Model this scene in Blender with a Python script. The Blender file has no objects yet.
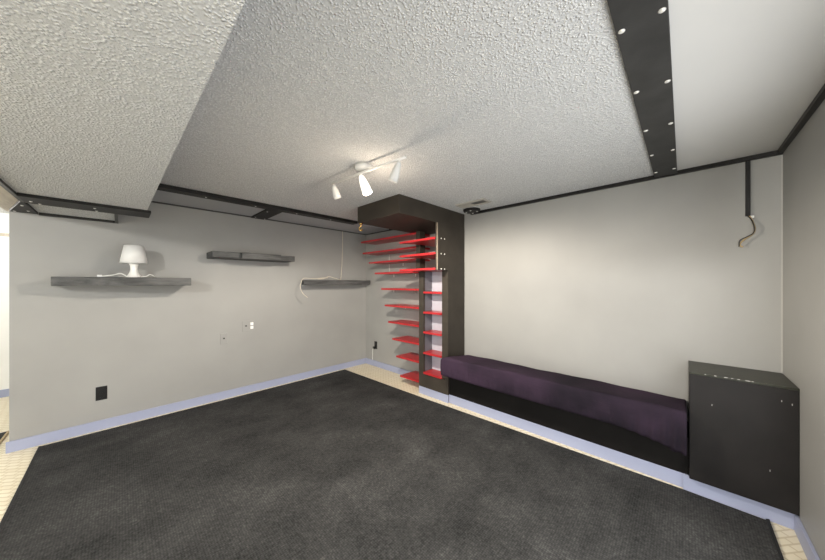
import bpy, bmesh, math, random
from mathutils import Vector, Matrix

S = bpy.context.scene
COL = S.collection
R = math.radians
random.seed(4)

# ------------------------------------------------------------------ camera
YAW = 43.909
cam_d = bpy.data.cameras.new('camera')
cam = bpy.data.objects.new('camera', cam_d)
COL.objects.link(cam)
cam.location = (0, 0, 1.345)
cam.rotation_euler = (R(90), 0, R(YAW - 90))
cam_d.sensor_width = 36
cam_d.lens = 281 / 825 * 36
cam_d.shift_y = 3.5 / 825
cam_d.clip_start = 0.02
S.camera = cam

# ------------------------------------------------------------------ world, exposure, big lights
w = bpy.data.worlds.new('world')
S.world = w
w.use_nodes = True
w.node_tree.nodes['Background'].inputs[0].default_value = (0.8, 0.85, 0.95, 1)
w.node_tree.nodes['Background'].inputs[1].default_value = 0.3
S.view_settings.view_transform = 'Standard'
S.view_settings.look = 'None'
S.view_settings.gamma = 1
S.view_settings.use_curve_mapping = False
S.view_settings.exposure = 0.0


def area(name, loc, rot, sx, sy, power, color):
    l = bpy.data.lights.new(name, 'AREA')
    l.shape = 'RECTANGLE'
    l.size, l.size_y = sx, sy
    l.energy = power
    l.color = color
    o = bpy.data.objects.new(name, l)
    COL.objects.link(o)
    o.location = loc
    o.rotation_euler = rot
    return o


def point(name, loc, power, color, rad=0.05):
    l = bpy.data.lights.new(name, 'POINT')
    l.energy = power
    l.color = color
    l.shadow_soft_size = rad
    o = bpy.data.objects.new(name, l)
    COL.objects.link(o)
    o.location = loc
    return o


# unseen area lights added as daylight-coloured fill, behind and beside the camera
area('added_fill_light', (-4.2, 2.2, 1.05), (0, R(-90), 0), 1.7, 4.6, 50, (0.97, 0.985, 1.0))
area('added_side_fill', (-1.75, -0.43, 1.0), (R(90), 0, 0), 2.2, 1.8, 15, (0.96, 0.98, 1.0))
area('added_fill_light', (1.15, -0.43, 1.0), (R(90), 0, 0), 1.75, 1.5, 35, (0.97, 0.985, 1.0))
# unseen ceiling lamp of the open half of the basement (beyond the dropped ceiling)
point('unseen_room_light', (-1.9, -0.15, 2.13), 235, (1.0, 0.985, 0.95), 0.06)
point('unseen_room_light', (-1.6, 5.0, 1.9), 40, (1.0, 0.97, 0.92), 0.08)  # added unseen fill to brighten the far end past the back wall

X2, Y1, Y3, H, SF = 2.88, 3.865, -0.45, 2.18, 1.935


# ------------------------------------------------------------------ materials
def mat(name, color, rough=0.6, spec=0.4, metal=0.0):
    m = bpy.data.materials.new(name)
    m.use_nodes = True
    b = m.node_tree.nodes['Principled BSDF']
    b.inputs['Base Color'].default_value = (*color, 1)
    b.inputs['Roughness'].default_value = rough
    b.inputs['Specular IOR Level'].default_value = spec
    b.inputs['Metallic'].default_value = metal
    return m


def nd(m, typ, **kw):
    n = m.node_tree.nodes.new(typ)
    for k, v in kw.items():
        setattr(n, k, v)
    return n


def lk(m, a, b):
    m.node_tree.links.new(a, b)


def coords(m, scale=(1, 1, 1), rot=(0, 0, 0)):
    t = nd(m, 'ShaderNodeTexCoord')
    mp = nd(m, 'ShaderNodeMapping')
    mp.inputs['Scale'].default_value = scale
    mp.inputs['Rotation'].default_value = rot
    lk(m, t.outputs['Object'], mp.inputs['Vector'])
    return mp.outputs['Vector']


def ramp(m, fac, stops):
    r = nd(m, 'ShaderNodeValToRGB')
    el = r.color_ramp.elements
    while len(el) < len(stops):
        el.new(0.5)
    for e, (p, c) in zip(el, stops):
        e.position = p
        e.color = (*c, 1)
    lk(m, fac, r.inputs['Fac'])
    return r.outputs['Color']


def noise(m, vec, scale, detail=3, rough=0.5):
    n = nd(m, 'ShaderNodeTexNoise')
    n.inputs['Scale'].default_value = scale
    n.inputs['Detail'].default_value = detail
    n.inputs['Roughness'].default_value = rough
    lk(m, vec, n.inputs['Vector'])
    return n.outputs['Fac']


def bump(m, height, strength, dist):
    b = nd(m, 'ShaderNodeBump')
    b.inputs['Strength'].default_value = strength
    b.inputs['Distance'].default_value = dist
    lk(m, height, b.inputs['Height'])
    lk(m, b.outputs['Normal'], m.node_tree.nodes['Principled BSDF'].inputs['Normal'])
    return b


def base(m, col):
    lk(m, col, m.node_tree.nodes['Principled BSDF'].inputs['Base Color'])


def mul(c, k):
    return tuple(min(1, x * k) for x in c)


def painted(name, color, rough=0.55, var=0.05, bs=0.15, scale=2.0, spec=0.35):
    m = mat(name, color, rough, spec)
    v = coords(m)
    base(m, ramp(m, noise(m, v, scale, 4), [(0.3, mul(color, 1 - var)), (0.7, mul(color, 1 + var))]))
    bump(m, noise(m, v, 180, 2), bs, 0.002)
    return m


def popcorn(name, color):
    m = mat(name, color, 0.9, 0.1)
    v = coords(m)
    vo = nd(m, 'ShaderNodeTexVoronoi')
    vo.inputs['Scale'].default_value = 118
    lk(m, v, vo.inputs['Vector'])
    blob = nd(m, 'ShaderNodeMapRange')
    blob.inputs['From Min'].default_value = 0.62
    blob.inputs['From Max'].default_value = 0.05
    lk(m, vo.outputs['Distance'], blob.inputs['Value'])
    fine = noise(m, v, 210, 2, 0.5)
    mr = nd(m, 'ShaderNodeMath', operation='MULTIPLY_ADD')
    lk(m, fine, mr.inputs[0])
    mr.inputs[1].default_value = 0.35
    mk = nd(m, 'ShaderNodeMath', operation='MULTIPLY')
    lk(m, blob.outputs['Result'], mk.inputs[0])
    cl = nd(m, 'ShaderNodeMapRange'); cl.inputs['From Min'].default_value = 0.35; cl.inputs['From Max'].default_value = 0.6; cl.inputs['To Min'].default_value = 0.35
    lk(m, noise(m, v, 45, 2), cl.inputs['Value'])
    lk(m, cl.outputs['Result'], mk.inputs[1])
    lk(m, mk.outputs[0], mr.inputs[2])
    base(m, ramp(m, mr.outputs[0], [(0.12, mul(color, 0.76)), (0.8, mul(color, 1.2))]))
    bump(m, mr.outputs[0], 0.9, 0.0065)
    return m


def grained(name, c0, c1, scale=(3, 30, 30), rough=0.6, bs=0.2, spec=0.35):
    m = mat(name, c0, rough, spec)
    v = coords(m, scale)
    n = noise(m, v, 1.0, 6, 0.65)
    base(m, ramp(m, n, [(0.3, c0), (0.7, c1)]))
    bump(m, n, bs, 0.003)
    return m


M = {}
M['wall'] = painted('wall_grey_paint', (0.335, 0.332, 0.315), 0.5)
M['wall_left'] = painted('wall_pale_paint', (0.82, 0.82, 0.79), 0.6)
M['popcorn'] = popcorn('popcorn_ceiling', (0.71, 0.72, 0.72))
M['smooth_ceiling'] = painted('smooth_white_ceiling', (0.66, 0.66, 0.645), 0.5, 0.02)
M['panel_grey'] = painted('grey_ceiling_panel', (0.42, 0.43, 0.45), 0.45)
M['dark_board'] = painted('black_board', (0.014, 0.013, 0.012), 0.5, 0.25, 0.2, 9, 0.25)
M['beam_board'] = painted('charcoal_board', (0.034, 0.034, 0.033), 0.5, 0.25, 0.2, 9, 0.3)
M['black_trim'] = painted('black_trim', (0.018, 0.017, 0.015), 0.4, 0.2)
M['brown'] = painted('dark_brown_paint', (0.044, 0.037, 0.029), 0.55, 0.15, 0.15, 6, 0.25)
M['brown_edge'] = painted('worn_brown_edge', (0.22, 0.185, 0.145), 0.5, 0.15)
M['black_paint'] = painted('black_paint', (0.014, 0.0125, 0.012), 0.5, 0.2, 0.15, 5, 0.22)
M['bench_black'] = painted('bench_black_paint', (0.008, 0.007, 0.0065), 0.6, 0.2, 0.15, 5, 0.12)
M['olive_top'] = painted('olive_black_paint', (0.022, 0.023, 0.014), 0.4, 0.2, 0.15, 5)
M['caulk'] = painted('pale_caulk', (0.42, 0.41, 0.385), 0.5)
M['lavender'] = painted('lavender_trim_paint', (0.345, 0.375, 0.51), 0.45, 0.04)
M['liner'] = painted('lavender_grey_liner', (0.14, 0.14, 0.16), 0.5)
M['white_panel'] = painted('white_panel', (0.5, 0.5, 0.56), 0.5)
M['red'] = painted('red_shelf_paint', (0.43, 0.024, 0.028), 0.33, 0.1, 0.05, 8, 0.45)
M['grey_wood'] = grained('weathered_grey_wood', (0.025, 0.026, 0.026), (0.13, 0.13, 0.126), (4, 30, 30), 0.65, 0.3)
M['beige_wood'] = grained('beige_wood', (0.42, 0.36, 0.28), (0.62, 0.56, 0.46), (30, 4, 10), 0.5)
M['white_metal'] = mat('white_enamel', (0.85, 0.84, 0.81), 0.3, 0.5)
M['screw'] = mat('bright_screw', (0.85, 0.84, 0.8), 0.35, 0.5, 0.3)
M['white_plastic'] = mat('white_plastic', (0.86, 0.86, 0.85), 0.35, 0.4)
M['grey_plastic'] = painted('wall_colour_plate', (0.335, 0.332, 0.315), 0.45)
M['black_plastic'] = mat('black_plastic', (0.012, 0.012, 0.012), 0.3, 0.5)
M['cord'] = mat('cream_cord', (0.66, 0.6, 0.5), 0.5)
M['white_cord'] = mat('white_cord', (0.85, 0.85, 0.82), 0.5)
M['wire_tan'] = mat('tan_wire', (0.45, 0.33, 0.17), 0.5)
M['chip'] = mat('bare_chip', (0.45, 0.44, 0.42), 0.7)
M['brass'] = mat('brass', (0.75, 0.52, 0.2), 0.25, 0.5, 1.0)
M['vent_metal'] = mat('pale_vent_metal', (0.42, 0.40, 0.36), 0.45, 0.4)
M['binding'] = mat('rug_binding', (0.016, 0.016, 0.016), 0.8)

# translucent glass-like lamp shade
m = mat('white_lamp_shade', (0.74, 0.74, 0.72), 0.4)
M['shade'] = m
m = mat('glowing_lamp_shade', (0.9, 0.89, 0.86), 0.4)
m.node_tree.nodes['Principled BSDF'].inputs['Emission Color'].default_value = (1, 0.93, 0.82, 1)
m.node_tree.nodes['Principled BSDF'].inputs['Emission Strength'].default_value = 1.2
M['lit_shade'] = m
# bulb
m = bpy.data.materials.new('lit_bulb')
m.use_nodes = True
b = m.node_tree.nodes['Principled BSDF']
b.inputs['Emission Color'].default_value = (1, 0.86, 0.62, 1)
b.inputs['Emission Strength'].default_value = 14
M['bulb'] = m
M['unlit_bulb'] = mat('unlit_bulb', (0.8, 0.8, 0.78), 0.15)

# rug
m = mat('black_rug', (0.04, 0.04, 0.04), 0.95, 0.15)
v = coords(m)
vo = nd(m, 'ShaderNodeTexVoronoi')
vo.inputs['Scale'].default_value = 85
vo.inputs['Randomness'].default_value = 0.25
lk(m, v, vo.inputs['Vector'])
n1 = noise(m, v, 2.2, 5, 0.6)
v2 = coords(m, (1.2, 4, 1), (0, 0, R(35)))
n2 = noise(m, v2, 1.3, 4, 0.6)
ad = nd(m, 'ShaderNodeMath', operation='ADD')
n2b = nd(m, 'ShaderNodeMath', operation='MULTIPLY_ADD'); lk(m, n2, n2b.inputs[0]); n2b.inputs[1].default_value = 0.45; n2b.inputs[2].default_value = 0.27
lk(m, n1, ad.inputs[0]); lk(m, n2b.outputs[0], ad.inputs[1])
n3 = noise(m, v, 70, 3, 0.7)
ad2 = nd(m, 'ShaderNodeMath', operation='MULTIPLY_ADD')
lk(m, n3, ad2.inputs[0]); ad2.inputs[1].default_value = 0.9; lk(m, ad.outputs[0], ad2.inputs[2])
mm = nd(m, 'ShaderNodeMath', operation='MULTIPLY_ADD')
lk(m, vo.outputs['Distance'], mm.inputs[0]); mm.inputs[1].default_value = -0.75; lk(m, ad2.outputs[0], mm.inputs[2])
mr = nd(m, 'ShaderNodeMapRange')
mr.inputs['From Min'].default_value = 0.4; mr.inputs['From Max'].default_value = 1.8
lk(m, mm.outputs[0], mr.inputs['Value'])
base(m, ramp(m, mr.outputs['Result'], [(0.15, (0.009, 0.009, 0.009)), (0.55, (0.047, 0.047, 0.046)), (0.92, (0.12, 0.118, 0.114))]))
bump(m, mr.outputs['Result'], 0.6, 0.006)
M['rug'] = m

# floor: cream vinyl with a small tan lattice
m = mat('cream_vinyl', (0.7, 0.6, 0.42), 0.4, 0.4)
v = coords(m, (1, 1, 1), (0, 0, R(40)))
br = nd(m, 'ShaderNodeTexBrick')
br.offset = 0.5
br.inputs['Scale'].default_value = 1
br.inputs['Brick Width'].default_value = 0.075
br.inputs['Row Height'].default_value = 0.038
br.inputs['Mortar Size'].default_value = 0.0045
br.inputs['Color1'].default_value = (0.84, 0.77, 0.60, 1)
br.inputs['Color2'].default_value = (0.78, 0.70, 0.52, 1)
br.inputs['Mortar'].default_value = (0.64, 0.55, 0.37, 1)
lk(m, v, br.inputs['Vector'])
base(m, br.outputs['Color'])
bump(m, br.outputs['Fac'], 0.2, -0.002)
M['floor'] = m

# bench fabric
m = mat('purple_black_fabric', (0.03, 0.02, 0.035), 0.9, 0.08)
v = coords(m)
vs = coords(m, (0.5, 1, 1))
base(m, ramp(m, noise(m, vs, 1.6, 3), [(0.38, (0.014, 0.011, 0.016)), (0.62, (0.043, 0.027, 0.045))]))
bump(m, noise(m, coords(m, (40, 6, 40)), 1.2, 4), 0.35, 0.01)
M['fabric'] = m


# ------------------------------------------------------------------ geometry helpers
def bx(bm, x0, x1, y0, y1, z0, z1):
    vs = [bm.verts.new((x, y, z)) for z in (z0, z1) for y in (y0, y1) for x in (x0, x1)]
    for f in ((0, 2, 3, 1), (4, 5, 7, 6), (0, 1, 5, 4), (2, 6, 7, 3), (0, 4, 6, 2), (1, 3, 7, 5)):
        bm.faces.new([vs[i] for i in f])


def box(x0, x1, y0, y1, z0, z1, bev=0.0, seg=2):
    bm = bmesh.new()
    bx(bm, x0, x1, y0, y1, z0, z1)
    if bev:
        bmesh.ops.bevel(bm, geom=bm.edges[:], offset=bev, segments=seg, affect='EDGES', profile=0.5)
    return bm


def prism(poly, axis, a, b, bev=0.0):
    """extrude a 2D polygon along axis ('x','y','z') from a to b"""
    bm = bmesh.new()

    def p(u, v, t):
        return {'z': (u, v, t), 'y': (u, t, v), 'x': (t, u, v)}[axis]
    lo = [bm.verts.new(p(u, v, a)) for u, v in poly]
    hi = [bm.verts.new(p(u, v, b)) for u, v in poly]
    n = len(poly)
    bm.faces.new(lo)
    bm.faces.new(hi[::-1])
    for i in range(n):
        bm.faces.new([lo[i], hi[i], hi[(i + 1) % n], lo[(i + 1) % n]])
    bmesh.ops.recalc_face_normals(bm, faces=bm.faces[:])
    if bev:
        bmesh.ops.bevel(bm, geom=bm.edges[:], offset=bev, segments=2, affect='EDGES', profile=0.5)
    return bm


def basis(d):
    d = Vector(d).normalized()
    u = d.orthogonal().normalized()
    return d, u, d.cross(u)


def lathe(prof, origin, direction=(0, 0, 1), seg=32, bm=None):
    """revolve (r, t) pairs around direction from origin"""
    bm = bm or bmesh.new()
    d, u, v = basis(direction)
    o = Vector(origin)
    rings = []
    for r, t in prof:
        if r < 1e-6:
            rings.append([bm.verts.new(o + d * t)])
        else:
            rings.append([bm.verts.new(o + d * t + (u * math.cos(k * 2 * math.pi / seg) + v * math.sin(k * 2 * math.pi / seg)) * r) for k in range(seg)])
    for a, b_ in zip(rings, rings[1:]):
        for k in range(seg):
            k2 = (k + 1) % seg
            if len(a) == 1 and len(b_) == 1:
                continue
            if len(a) == 1:
                bm.faces.new([a[0], b_[k], b_[k2]])
            elif len(b_) == 1:
                bm.faces.new([a[k], b_[0], a[k2]])
            else:
                bm.faces.new([a[k], b_[k], b_[k2], a[k2]])
    bmesh.ops.recalc_face_normals(bm, faces=bm.faces[:])
    return bm


def smooth_path(pts, n=8):
    P = [Vector(p) for p in pts]
    P = [2 * P[0] - P[1]] + P + [2 * P[-1] - P[-2]]
    out = []
    for i in range(1, len(P) - 2):
        for k in range(n):
            t = k / n
            a, b_, c, d = P[i - 1], P[i], P[i + 1], P[i + 2]
            out.append(0.5 * ((2 * b_) + (c - a) * t + (2 * a - 5 * b_ + 4 * c - d) * t * t + (3 * b_ - a - 3 * c + d) * t ** 3))
    out.append(P[-2])
    return out


def tube(pts, r, seg=8, bm=None, smooth=8):
    bm = bm or bmesh.new()
    P = smooth_path(pts, smooth) if smooth else [Vector(p) for p in pts]
    prev = None
    rings = []
    ref = None
    for i, p in enumerate(P):
        d = (P[min(i + 1, len(P) - 1)] - P[max(i - 1, 0)]).normalized()
        if ref is None:
            ref = d.orthogonal().normalized()
        u = (ref - d * ref.dot(d)).normalized()
        ref = u
        v = d.cross(u)
        rings.append([bm.verts.new(p + (u * math.cos(k * 2 * math.pi / seg) + v * math.sin(k * 2 * math.pi / seg)) * r) for k in range(seg)])
    for a, b_ in zip(rings, rings[1:]):
        for k in range(seg):
            bm.faces.new([a[k], a[(k + 1) % seg], b_[(k + 1) % seg], b_[k]])
    bm.faces.new(rings[0][::-1])
    bm.faces.new(rings[-1])
    bmesh.ops.recalc_face_normals(bm, faces=bm.faces[:])
    return bm


def wpos(o):
    p = Vector((0, 0, 0))
    while o:
        p += o.location
        o = o.parent
    return p


def obj(name, bm, material, parent=None, smooth=False):
    """ONE mesh object; bm is in world coordinates, the origin goes to its base (or to the parent's)"""
    me = bpy.data.meshes.new(name)
    if parent is None:
        xs = [v.co.x for v in bm.verts]; ys = [v.co.y for v in bm.verts]; zs = [v.co.z for v in bm.verts]
        org = Vector(((min(xs) + max(xs)) / 2, (min(ys) + max(ys)) / 2, min(zs)))
    else:
        org = wpos(parent)
    bmesh.ops.translate(bm, verts=bm.verts[:], vec=-org)
    if smooth:
        for f in bm.faces:
            f.smooth = True
    bm.to_mesh(me)
    bm.free()
    me.materials.append(material)
    o = bpy.data.objects.new(name, me)
    COL.objects.link(o)
    if parent is None:
        o.location = org
    else:
        o.parent = parent
    return o


def tag(o, label, cat, group=None):
    o['label'] = label
    o['category'] = cat
    if group:
        o['group'] = group
    return o


def thing(name, label, cat, loc, group=None):
    o = bpy.data.objects.new(name, None)
    o.empty_display_size = 0.1
    COL.objects.link(o)
    o.location = loc
    return tag(o, label, cat, group)


def struct(name, bm, material, parent=None):
    o = obj(name, bm, material, parent)
    if parent is None:
        o['kind'] = 'structure'
    return o


def screw(parent, p, normal, r=0.009):
    n = Vector(normal)
    return obj('screw', lathe([(r, 0), (r, 0.0025), (r * 0.6, 0.005), (0, 0.0055)], Vector(p) - n * 0.001, n, 14), M['screw'], parent, True)


# ------------------------------------------------------------------ the setting
XL, YB = -4.3, 5.8
struct('floor', box(XL, 3.0, -0.6, YB + 0.1, -0.1, 0), M['floor'])
struct('wall_back', box(-0.615, 3.0, Y1, Y1 + 0.12, 0, 2.3), M['wall'])
struct('wall_right', box(X2, 3.0, Y3 - 0.15, Y1, 0, 2.3), M['wall'])
struct('wall_near', box(XL, X2, Y3 - 0.15, Y3, 0, 2.3), M['wall'])
struct('wall_far', box(XL, 3.0, YB, YB + 0.1, 0, 2.3), M['wall_left'])
struct('wall_left', box(XL - 0.1, XL, Y3 - 0.15, YB + 0.1, 0, 2.3), M['wall_left'])
# ceilings
struct('ceiling', box(XL, X2, 0.155, YB, H, H + 0.1), M['popcorn'])
struct('ceiling_side', box(XL, X2, Y3, 0.155, H, H + 0.1), M['smooth_ceiling'])
# dropped ceiling (soffit): the wide part and the narrower part that runs on to the back wall
struct('ceiling_dropped', prism([(-0.475, -0.2), (0.192, -0.2), (0.145, 3.35), (-0.475, 3.35)], 'z', SF, H), M['popcorn'])
struct('ceiling_dropped_end', box(-0.475, -0.035, 3.35, Y1, SF, H), M['popcorn'])
# beam of pale wood along the left edge of the dropped ceiling
struct('trim_1', box(-0.645, -0.487, 1.0, Y1 + 0.12, SF, H), M['beige_wood'])
struct('trim_2', box(-0.487, -0.468, 1.0, 3.345, SF - 0.018, SF + 0.02), M['black_trim'])
# thin dark edging where ceilings meet walls
struct('trim_3', box(X2 - 0.028, X2, Y3, 1.80, H - 0.026, H), M['dark_board'])
struct('trim_4', box(0.2, X2, Y3, Y3 + 0.024, H - 0.022, H), M['black_trim'])
struct('trim_5', box(-0.034, X2, Y1 - 0.05, Y1, H - 0.016, H), M['black_trim'])
struct('trim_6', box(X2 - 0.03, X2, 2.56, Y1 - 0.05, H - 0.022, H), M['black_trim'])
struct('trim_7', box(-0.47, -0.015, Y1 - 0.02, Y1, SF - 0.022, SF), M['black_trim'])
struct('trim_8', box(-0.036, -0.016, 3.345, Y1 - 0.02, SF - 0.02, SF + 0.02), M['black_trim'])
# horizontal dark rail on the far wall seen through the gap on the left
struct('trim_9', box(-2.4, 1.0, YB - 0.02, YB, 1.905, 1.94), M['beige_wood'])
# baseboards
struct('baseboard_back', box(-0.63, X2, Y1 - 0.015, Y1, 0, 0.088, 0.003), M['lavender'])
struct('baseboard_right', box(X2 - 0.015, X2, 2.345, Y1 - 0.015, 0, 0.09, 0.003), M['lavender'])
struct('baseboard_near', box(XL, 2.545, Y3, Y3 + 0.014, 0, 0.092, 0.003), M['lavender'])
struct('baseboard_far', box(XL, 3.0, YB - 0.015, YB, 0, 0.09, 0.003), M['lavender'])
# pale caulk line down the right-hand corner
struct('trim_10', box(X2 - 0.006, X2, Y3, Y3 + 0.006, 0.78, H - 0.03), M['caulk'])
# grey panel band between the boards at the back of the ceiling
struct('trim_11', box(0.166, X2 - 0.03, 3.24, Y1 - 0.05, H - 0.012, H), M['panel_grey'])

# ------------------------------------------------------------------ boards screwed to the ceiling
t = thing('ceiling_board', 'wide charcoal board with two rows of white screws between textured and smooth ceiling', 'board', (1.4, 0.095, H - 0.022))
obj('board', box(0.3, X2 - 0.028, 0.031, 0.158, H - 0.022, H + 0.0, 0.002), M['beam_board'], t)
for x in (0.75, 1.15, 1.565, 1.983, 2.393, 2.787):
    for y in (0.146, 0.046):
        screw(t, (x * 0.975 + random.uniform(-.006, .006), y * 0.975, H - 0.022), (0, 0, -1), 0.0095)

t = thing('ceiling_board', 'long dark board screwed along the ceiling before the back wall', 'board', (1.5, 3.19, H - 0.035))
obj('board', box(0.166, 2.2, 3.135, 3.245, H - 0.035, H, 0.004), M['dark_board'], t)
for x in (0.55, 0.97, 1.40, 1.83):
    screw(t, (x, 3.19, H - 0.035), (0, 0, -1), 0.008)
t = thing('ceiling_board', 'short dark cross board on the ceiling reaching the back wall', 'board', (1.19, 3.55, H - 0.030))
obj('board', box(1.11, 1.27, 3.246, Y1 - 0.052, H - 0.030, H - 0.012, 0.002), M['dark_board'], t)
for p in ((1.142, 3.36), (1.137, 3.74), (1.248, 3.76)):
    screw(t, (*p, H - 0.030), (0, 0, -1), 0.008)
t = thing('ceiling_board', 'dark board across the underside of the dropped ceiling', 'board', (-0.15, 3.22, SF - 0.022))
obj('board', box(-0.468, 0.172, 3.105, 3.345, SF - 0.022, SF, 0.003), M['dark_board'], t)
for p in ((-0.43, 3.25), (-0.40, 3.31), (-0.135, 3.2), (-0.13, 3.31)):
    screw(t, (*p, SF - 0.022), (0, 0, -1), 0.008)
t = thing('ceiling_board', 'short dark board above the free end of the back wall', 'board', (-0.56, 3.6, SF - 0.018))
obj('board', prism([(-0.49, 3.347), (-0.472, 3.347), (-0.472, Y1 - 0.021), (-0.612, Y1 - 0.021)], 'z', SF - 0.018, SF, 0.002), M['dark_board'], t)
for p in ((-0.50, 3.49), (-0.505, 3.72), (-0.58, 3.80)):
    screw(t, (*p, SF - 0.018), (0, 0, -1), 0.008)

# ------------------------------------------------------------------ rugs
t = thing('area_rug', 'large black woven rug covering most of the floor', 'rug', (1.0, 1.7, 0))
poly = [(-0.455, -0.345), (2.53, -0.345), (2.535, 0.0), (2.455, 2.08), (2.42, 3.79), (-0.46, 3.80)]
obj('pile', prism(poly, 'z', 0.0, 0.009), M['rug'], t)
obj('binding', prism([(-0.3, -0.352), (2.545, -0.352), (2.535, -0.338), (-0.3, -0.338)], 'z', 0.0, 0.013), M['binding'], t)
obj('binding', prism([(-0.466, -0.3), (-0.452, -0.3), (-0.452, 3.80), (-0.466, 3.80)], 'z', 0.0, 0.011), M['binding'], t)
t = thing('area_rug', 'dark rug beyond the free end of the back wall at far left', 'rug', (-1.5, 3.2, 0))
obj('pile', box(-2.4, -0.71, 1.6, 4.4, 0.0, 0.009), M['rug'], t)
obj('binding', box(-0.712, -0.698, 1.6, 4.4, 0.0, 0.011), M['wire_tan'], t)

# ------------------------------------------------------------------ bookcase with canopy
XF = 2.548
t = thing('bookcase', 'dark brown built-in bookcase with red shelves and a canopy up to the ceiling', 'bookcase', (2.7, 2.12, 0))
obj('canopy', box(1.795, X2 - 0.001, 1.90, 2.56, 2.003, H - 0.001, 0.002), M['brown'], t)
obj('side_panel', prism([(XF, 0.09), (X2 - 0.001, 0.09), (X2 - 0.001, 2.003), (2.37, 2.003), (2.37, 1.492), (XF, 1.492)], 'y', 1.90, 1.935), M['brown'], t)
obj('edge_strip', box(2.365, 2.371, 1.9005, 1.916, 1.492, 2.002), M['brown_edge'], t)
obj('face_stile', box(XF, XF + 0.03, 1.935, 1.985, 0.265, 1.492), M['brown'], t)
obj('inner_panel', box(XF + 0.03, 2.71, 1.935, 1.985, 0.265, 1.492), M['liner'], t)
obj('face_stile', box(XF, XF + 0.03, 2.268, 2.342, 0.09, 1.492), M['brown'], t)
obj('inner_panel', box(XF + 0.03, X2 - 0.001, 2.268, 2.342, 0.09, 1.492), M['liner'], t)
obj('back_panel', box(2.71, 2.72, 1.935, 2.268, 0.265, 1.492), M['white_panel'], t)
obj('plinth', box(XF, 2.72, 1.935, 2.268, 0.09, 0.253), M['brown'], t)
bb = obj('baseboard', box(XF - 0.001, XF + 0.014, 1.90, 2.343, 0.0, 0.09, 0.002), M['lavender'], t)
obj('upright', box(2.60, 2.70, 2.375, 2.44, 1.518, 2.003), M['brown'], t)
for z in (1.236, 0.995, 0.754, 0.506, 0.265):
    o = obj('shelf', box(XF - 0.012, 2.71, 1.986, 2.262, z - 0.012, z + 0.012, 0.002), M['red'], t)
for z in (1.842, 1.675, 1.506):
    obj('deep_shelf', prism([(2.368, 1.936), (X2 - 0.001, 1.936), (X2 - 0.001, 2.37), (2.62, 2.37), (2.368, 2.50)], 'z', z - 0.012, z + 0.012), M['red'], t)
for z in (1.842, 1.675, 1.508):
    for x in (2.425, 2.485):
        screw(t, (x, 1.90, z - 0.005), (0, -1, 0), 0.008)
# brass hook hanging from the canopy's far corner
tag(obj('brass_hook', tube([(1.82, 2.535, 2.004), (1.82, 2.535, 1.975), (1.812, 2.55, 1.955), (1.82, 2.56, 1.935), (1.835, 2.545, 1.925), (1.83, 2.528, 1.945)], 0.008,
    10, lathe([(0.0, 0.0), (0.022, 0.0), (0.02, 0.012), (0.009, 0.02), (0, 0.02)], (1.82, 2.535, 2.003), (0, 0, -1), 20)), M['brass'], None, True),
    'small brass hook hanging under the left corner of the brown canopy', 'hook')

# ------------------------------------------------------------------ ten red wall shelves
reds = [(3.62, 1.985), (3.575, 1.809), (3.42, 1.655), (3.278, 1.493), (3.13, 1.266), (3.053, 1.034), (2.978, 0.806), (2.894, 0.580), (2.814, 0.353), (2.736, 0.106)]
ordn = ['topmost', 'second', 'third', 'fourth', 'fifth', 'sixth', 'seventh', 'eighth', 'ninth', 'lowest']
pegs = {0: [2.67], 1: [2.67], 2: [2.67, 2.95], 3: [3.15, 2.70], 4: [3.15, 2.71], 5: [2.9], 6: [2.87], 7: [2.70]}
for i, (yl, z) in enumerate(reds):
    if i == 0:
        lab = 'topmost and longest red shelf on the wall left of the bookcase'
    elif i == 9:
        lab = 'lowest and shortest red shelf just above the floor left of the bookcase'
    else:
        lab = ordn[i] + ' red shelf from the top on the wall left of the bookcase'
    t = thing('wall_shelf', lab, 'shelf', (2.74, (yl + 2.345) / 2, z - 0.012), 'red shelves stepping down the right wall')
    yr = 2.345 if z < 1.492 else 2.445
    if i == 3:
        yr = 2.505
    obj('board', prism([(2.60, yl), (X2, yl - 0.02), (X2, yr), (2.60, yr)], 'z', z - 0.012, z + 0.012, 0.002), M['red'], t)
    for y in pegs.get(i, [2.6]):
        if i < 9:
            obj('peg', lathe([(0.0, 0), (0.007, 0), (0.007, 0.042), (0, 0.042)], (X2 - 0.012, y, z - 0.012), (0, 0, -1), 12), M['white_metal'], t, True)
tag(obj('standard_rail', box(X2 - 0.012, X2, 2.672, 2.69, 1.51, 1.64), M['white_metal']), 'short white shelf rail on the wall beside the upper red shelves', 'rail')

# ------------------------------------------------------------------ bench
t = thing('bench', 'low black built-in bench along the right wall with a purple-black cushion', 'bench', (2.7, 0.93, 0))
obj('base_box', box(2.569, X2 - 0.001, -0.027, 1.898, 0.09, 0.335), M['bench_black'], t)
obj('baseboard', box(2.567, 2.582, -0.027, 1.899, 0.0, 0.095, 0.002), M['lavender'], t)
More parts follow.
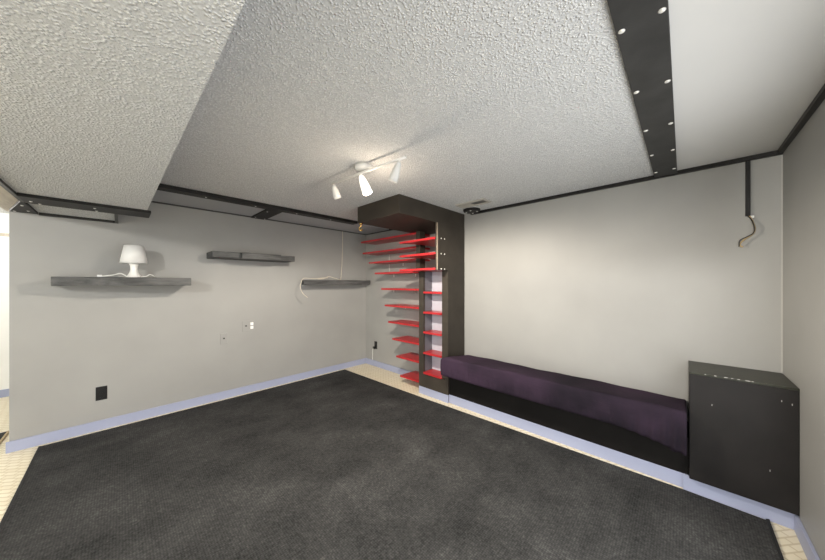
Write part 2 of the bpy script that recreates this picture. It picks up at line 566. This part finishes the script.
# cushion: subdivided block, rounded, sagging a little, gathered along its lower edge
bm = bmesh.new()
NX, NY, NZ = 14, 120, 7
x0, x1, y0, y1, zb = 2.405, 2.872, -0.018, 1.896, 0.345
def cpt(i, j, k):
    u, v_, w_ = i / NX, j / NY, k / NZ
    y = y0 + (y1 - y0) * v_
    # rounded profile in x and z
    top = 0.556 - 0.055 * u
    z = zb + (top - zb) * w_
    x = x0 + (x1 - x0) * u
    # left (far) end is softer and lower
    e = max(0, (v_ - 0.95) / 0.05)
    z -= (z - zb) * 0.12 * e * e
    # near end droops at the front
    d = max(0, (0.22 - v_) / 0.22)
    if u < 0.2:
        z -= 0.075 * d * d * (1 - w_) * (1 - u / 0.2)
        x -= 0.012 * math.sin(math.pi * w_) * (1 - u / 0.2)
        # gathers in the cloth
        x += (0.0035 + 0.013 * d) * (1 - 0.8 * w_) * math.sin(y * 105 + 2.5 * math.sin(y * 9) + w_ * 0.8)
    if w_ > 0.9:
        z += 0.003 * math.sin(y * 7 + u * 4) + 0.002 * math.sin(y * 19 - u * 9)
    return (x, y, z)
grid = {}
def gv(i, j, k):
    if (i, j, k) not in grid:
        grid[(i, j, k)] = bm.verts.new(cpt(i, j, k))
    return grid[(i, j, k)]
for i in range(NX):
    for j in range(NY):
        bm.faces.new([gv(i, j, 0), gv(i, j + 1, 0), gv(i + 1, j + 1, 0), gv(i + 1, j, 0)])
        bm.faces.new([gv(i, j, NZ), gv(i + 1, j, NZ), gv(i + 1, j + 1, NZ), gv(i, j + 1, NZ)])
for j in range(NY):
    for k in range(NZ):
        bm.faces.new([gv(0, j, k), gv(0, j, k + 1), gv(0, j + 1, k + 1), gv(0, j + 1, k)])
        bm.faces.new([gv(NX, j, k), gv(NX, j + 1, k), gv(NX, j + 1, k + 1), gv(NX, j, k + 1)])
for i in range(NX):
    for k in range(NZ):
        bm.faces.new([gv(i, 0, k), gv(i + 1, 0, k), gv(i + 1, 0, k + 1), gv(i, 0, k + 1)])
        bm.faces.new([gv(i, NY, k), gv(i, NY, k + 1), gv(i + 1, NY, k + 1), gv(i + 1, NY, k)])
bmesh.ops.recalc_face_normals(bm, faces=bm.faces[:])
cu = obj('cushion', bm, M['fabric'], t, True)
sm = cu.modifiers.new('soft', 'SUBSURF'); sm.levels = 1; sm.render_levels = 1
# gathered corner of the cover hanging at the near end
obj('cover_fold', tube([(2.452, 0.10, 0.40), (2.447, 0.075, 0.345), (2.452, 0.055, 0.30), (2.465, 0.035, 0.283), (2.478, 0.01, 0.31), (2.49, -0.005, 0.37)], 0.017, 10), M['fabric'], t, True)

# ------------------------------------------------------------------ black block in the corner
t = thing('storage_box', 'tall black box standing in the right corner beside the bench', 'box', (2.715, -0.24, 0))
obj('body', box(2.515, X2 - 0.001, Y3 + 0.001, -0.029, 0.101, 0.770, 0.003), M['black_paint'], t)
obj('top', box(2.513, X2 - 0.001, Y3 + 0.001, -0.028, 0.770, 0.783, 0.002), M['olive_top'], t)
obj('baseboard', box(2.547, 2.562, Y3 + 0.003, 0.0, 0.0, 0.101, 0.002), M['lavender'], t)

rc = random.Random(7)
for y, w_, h_ in ((-0.10, .003, .002), (-0.142, .005, .002), (-0.185, .007, .0015), (-0.21, .004, .0012), (-0.235, .005, .0012), (-0.27, .009, .0018), (-0.288, .004, .0012)):
    obj('paint_chip', box(2.5117, 2.516, y - w_, y + w_, 0.782 - h_, 0.7838), M['chip'], t)
for y, z in ((-0.128, 0.60), (-0.39, 0.70), (-0.425, 0.69), (-0.35, 0.30)):
    obj('paint_chip', box(2.5138, 2.516, y - 0.0014, y + 0.0014, z - 0.005, z + 0.005), M['chip'], t)

# ------------------------------------------------------------------ plank shelves on the back wall
t = tag(obj('plank_shelf', prism([(-0.40, Y1), (-0.385, 3.62), (0.02, 3.50), (0.485, 3.50), (0.485, Y1)], 'z', 1.326, 1.400, 0.003), M['grey_wood']),
        'longest weathered grey plank shelf, the one carrying the white lamp', 'shelf', 'weathered plank shelves on the back wall')
t = thing('plank_shelf', 'higher weathered grey plank shelf with a stepped front and nothing on it', 'shelf', (1.1, 3.72, 1.625), 'weathered plank shelves on the back wall')
obj('board', box(0.671, 1.545, 3.575, Y1, 1.625, 1.692, 0.003), M['grey_wood'], t)
obj('front_board', box(0.93, 1.345, 3.50, 3.575, 1.622, 1.690, 0.003), M['grey_wood'], t)
t = thing('plank_shelf', 'weathered grey plank shelf near the corner with a cord lying on it', 'shelf', (2.2, 3.74, 1.328), 'weathered plank shelves on the back wall')
obj('board', prism([(1.764, Y1), (1.69, 3.62), (2.62, 3.62), (2.62, Y1)], 'z', 1.328, 1.394, 0.003), M['grey_wood'], t)
obj('end_board', box(2.62, 2.845, 3.70, Y1, 1.332, 1.394, 0.003), M['grey_wood'], t)

# ------------------------------------------------------------------ table lamp
LX, LY, LZ = 0.085, 3.62, 1.400
t = thing('table_lamp', 'small white table lamp standing on the long plank shelf', 'lamp', (LX, LY, LZ))
obj('base', lathe([(0, 0), (0.052, 0), (0.053, 0.004), (0.044, 0.018), (0.030, 0.045), (0.024, 0.075), (0.026, 0.105), (0.036, 0.130), (0.04, 0.14), (0, 0.142)], (LX, LY, LZ), (0, 0, 1), 32), M['white_metal'], t, True)
obj('lamp_shade', lathe([(0.0, 0.145), (0.088, 0.128), (0.094, 0.130), (0.066, 0.290), (0.060, 0.292), (0, 0.290)], (LX, LY, LZ), (0, 0, 1), 40), M['shade'], t, True)
obj('cord', tube([(LX - 0.045, LY, LZ + 0.008), (LX - 0.085, LY + 0.02, LZ + 0.035), (LX - 0.13, LY - 0.02, LZ + 0.02), (LX - 0.17, LY - 0.02, LZ + 0.012), (LX - 0.20, LY - 0.01, LZ + 0.006)], 0.005), M['white_cord'], t, True)
obj('cord', tube([(LX + 0.045, LY, LZ + 0.008), (LX + 0.08, LY + 0.01, LZ + 0.012), (LX + 0.11, LY + 0.03, LZ + 0.03), (LX + 0.135, LY + 0.05, LZ + 0.015), (LX + 0.145, LY + 0.08, LZ + 0.006)], 0.005), M['white_cord'], t, True)
obj('plug', box(LX - 0.225, LX - 0.195, LY - 0.02, LY, LZ + 0.001, LZ + 0.02, 0.004), M['white_plastic'], t)

# cord on the corner shelf: comes down from the ceiling, lies in loops, dangles over the left end
Z3 = 1.394
pts = [(2.41, 3.84, H - 0.02), (2.40, 3.83, 1.8), (2.33, 3.76, 1.42), (2.25, 3.68, Z3 + 0.012), (2.16, 3.66, Z3 + 0.03), (2.08, 3.68, Z3 + 0.05), (2.0, 3.66, Z3 + 0.02),
       (1.93, 3.70, Z3 + 0.012), (1.98, 3.76, Z3 + 0.02), (2.10, 3.74, Z3 + 0.03), (2.02, 3.69, Z3 + 0.035), (1.88, 3.66, Z3 + 0.018), (1.80, 3.68, Z3 + 0.02),
       (1.70, 3.66, Z3 + 0.02), (1.655, 3.63, Z3 - 0.03), (1.63, 3.60, Z3 - 0.10), (1.65, 3.59, Z3 - 0.17), (1.69, 3.59, Z3 - 0.21), (1.72, 3.59, Z3 - 0.235)]
tag(obj('cord', tube(pts, 0.0045, 8), M['cord'], None, True), 'thin pale cord dropping from the ceiling and looped over the corner plank shelf', 'cord')

# ------------------------------------------------------------------ wall plates
def outlet_sockets(t, y, x, z, n=2, mm='black_plastic'):
    pass
t = thing('wall_plate', 'wall-coloured single plate, the lower one on the back wall', 'wall plate', (0.838, Y1, 0.635))
obj('plate', box(0.80, 0.876, Y1 - 0.006, Y1, 0.637, 0.765, 0.002), M['grey_plastic'], t)
obj('jack', lathe([(0, 0), (0.009, 0), (0.009, 0.006), (0.004, 0.006), (0, 0.004)], (0.836, Y1 - 0.006, 0.705), (0, -1, 0), 16), M['black_plastic'], t)
t = thing('wall_plate', 'double plate with a jack and a white socket on the back wall', 'wall plate', (1.095, Y1, 0.755))
obj('plate', box(1.027, 1.166, Y1 - 0.006, Y1, 0.757, 0.888, 0.002), M['grey_plastic'], t)
obj('jack', lathe([(0, 0), (0.009, 0), (0.009, 0.006), (0.004, 0.006), (0, 0.004)], (1.066, Y1 - 0.006, 0.825), (0, -1, 0), 16), M['black_plastic'], t)
for z in (0.80, 0.846):
    obj('socket', box(1.113, 1.148, Y1 - 0.010, Y1 - 0.006, z - 0.018, z + 0.018, 0.0018), M['white_plastic'], t)
t = thing('power_outlet', 'black power outlet low on the left part of the back wall', 'outlet', (-0.122, Y1, 0.27))
obj('plate', box(-0.158, -0.086, Y1 - 0.006, Y1, 0.272, 0.396, 0.002), M['black_plastic'], t)
for z in (0.31, 0.358):
    obj('socket', box(-0.139, -0.105, Y1 - 0.009, Y1 - 0.006, z - 0.016, z + 0.016, 0.0014), M['black_plastic'], t)
t = thing('power_outlet', 'small black outlet below the red shelves with a plug and white wire', 'outlet', (X2, 3.595, 0.28))
obj('plate', box(X2 - 0.007, X2, 3.565, 3.63, 0.285, 0.405, 0.002), M['black_plastic'], t)
obj('plug', box(X2 - 0.03, X2 - 0.007, 3.60, 3.645, 0.285, 0.32, 0.003), M['black_plastic'], t)
obj('wire', tube([(X2 - 0.012, 3.66, 0.29), (X2 - 0.008, 3.675, 0.22), (X2 - 0.008, 3.675, 0.15), (X2 - 0.01, 3.675, 0.092)], 0.0035), M['white_cord'], t, True)
tag(obj('wire', tube([(X2 - 0.006, 3.265, 1.79), (X2 - 0.006, 3.265, 1.65), (X2 - 0.006, 3.262, 1.51)], 0.0035), M['white_cord'], None, True),
    'short white wire running down the wall behind the upper red shelves', 'wire')

# cable cover on the right wall
t = thing('cable_cover', 'black vertical cable cover on the right wall with bare wires hanging out', 'cable cover', (X2, -0.308, 1.79))
obj('cover', box(X2 - 0.018, X2, -0.319, -0.298, 1.79, H - 0.027, 0.002), M['dark_board'], t)
obj('white_clip', box(X2 - 0.014, X2, -0.335, -0.312, 1.775, 1.79, 0.002), M['white_plastic'], t)
obj('wire', tube([(X2 - 0.01, -0.315, 1.79), (X2 - 0.02, -0.327, 1.75), (X2 - 0.03, -0.335, 1.70), (X2 - 0.03, -0.325, 1.665), (X2 - 0.03, -0.295, 1.64), (X2 - 0.03, -0.276, 1.615), (X2 - 0.03, -0.272, 1.60), (X2 - 0.028, -0.285, 1.585)], 0.0046), M['wire_tan'], t, True)
obj('wire', tube([(X2 - 0.01, -0.308, 1.79), (X2 - 0.025, -0.322, 1.76), (X2 - 0.036, -0.332, 1.71), (X2 - 0.036, -0.328, 1.672), (X2 - 0.036, -0.30, 1.65), (X2 - 0.036, -0.272, 1.63), (X2 - 0.034, -0.268, 1.59)], 0.003), M['black_plastic'], t, True)

# ------------------------------------------------------------------ ceiling vent and round plate
t = thing('ceiling_vent', 'rectangular ceiling vent with a half open slot near the bookcase', 'vent', (2.535, 1.57, H - 0.012))
bm = bmesh.new()
bx(bm, 2.46, 2.61, 1.40, 1.425, H - 0.012, H); bx(bm, 2.46, 2.61, 1.715, 1.74, H - 0.012, H)
bx(bm, 2.46, 2.485, 1.425, 1.715, H - 0.012, H); bx(bm, 2.585, 2.61, 1.425, 1.715, H - 0.012, H)
obj('frame', bm, M['vent_metal'], t)
obj('dark_opening', box(2.485, 2.585, 1.425, 1.58, H - 0.004, H), M['black_plastic'], t)
obj('damper', box(2.485, 2.585, 1.58, 1.715, H - 0.008, H), M['vent_metal'], t)
t = thing('mounting_disc', 'round black disc with white screws on the ceiling above the right wall', 'disc', (2.75, 1.72, H - 0.03))
obj('disc', lathe([(0, 0), (0.095, 0), (0.095, 0.012), (0.085, 0.026), (0, 0.028)], (2.75, 1.72, H), (0, 0, -1), 36), M['black_paint'], t)
for k in range(4):
    a = R(20 + 90 * k)
    screw(t, (2.75 + 0.06 * math.cos(a), 1.72 + 0.06 * math.sin(a), H - 0.027), (0, 0, -1), 0.010)

# ------------------------------------------------------------------ track light
t = thing('track_light', 'white ceiling track light with three spot heads, the middle one lit', 'ceiling light', (1.19, 1.62, H))
obj('canopy', lathe([(0, 0), (0.062, 0), (0.062, 0.022), (0.056, 0.034), (0, 0.036)], (1.195, 1.63, H), (0, 0, -1), 36), M['white_metal'], t, True)
obj('bar', tube([(1.222, 1.235, 2.128), (1.15, 1.985, 2.128)], 0.009, 12, None, 0), M['white_metal'], t, True)
heads = [((1.152, 1.965, 2.120), (1.19, 1.965, 2.015), False),
         ((1.185, 1.655, 2.120), (1.215, 1.61, 1.985), True),
         ((1.217, 1.285, 2.120), (1.205, 1.335, 1.995), False)]
for a, b_, lit in heads:
    A, B = Vector(a), Vector(b_)
    d = (B - A); L = d.length; d.normalize()
    r1 = 0.035 if lit else 0.030
    hd = obj('spot_head', lathe([(0.0, 0.008), (0.012, 0.009), (r1 * 0.55, 0.022), (r1 * 0.8, L * 0.42), (r1 * 0.95, L * 0.75), (r1, L), (r1 - 0.003, L), (r1 * 0.9, L * 0.7), (r1 * 0.5, 0.035), (0, 0.03)], A, d, 28), M['lit_shade' if lit else 'shade'], t, True)
    obj('stem', tube([A + Vector((0, 0, 0.008)), A + d * 0.016], 0.005, 10, None, 0), M['white_metal'], hd, True)
    obj('bulb', lathe([(0, L * 0.45), (0.014, L * 0.5), (r1 * 0.62, L * 0.8), (r1 * 0.6, L * 0.93), (r1 * 0.35, L * 1.0), (0, L * 1.01)], A, d, 24), M['bulb' if lit else 'unlit_bulb'], hd, True)
    if lit:
        l = bpy.data.lights.new('spot_bulb_light', 'SPOT')
        l.energy = 165
        l.color = (1.0, 0.90, 0.78)
        l.spot_size = R(179)
        l.spot_blend = 0.35
        l.shadow_soft_size = 0.02
        o = bpy.data.objects.new('spot_bulb_light', l)
        COL.objects.link(o)
        o.parent = t
        o.location = B + d * 0.025 - Vector(t.location)
        o.rotation_euler = Vector((0.12, 0.03, -0.98)).to_track_quat('-Z', 'Y').to_euler()
        g = point('shade_glow_light', (0, 0, 0), 4.6, (1.0, 0.82, 0.62), 0.035)
        g.parent = t
        g.location = B + d * 0.06 - Vector(t.location)
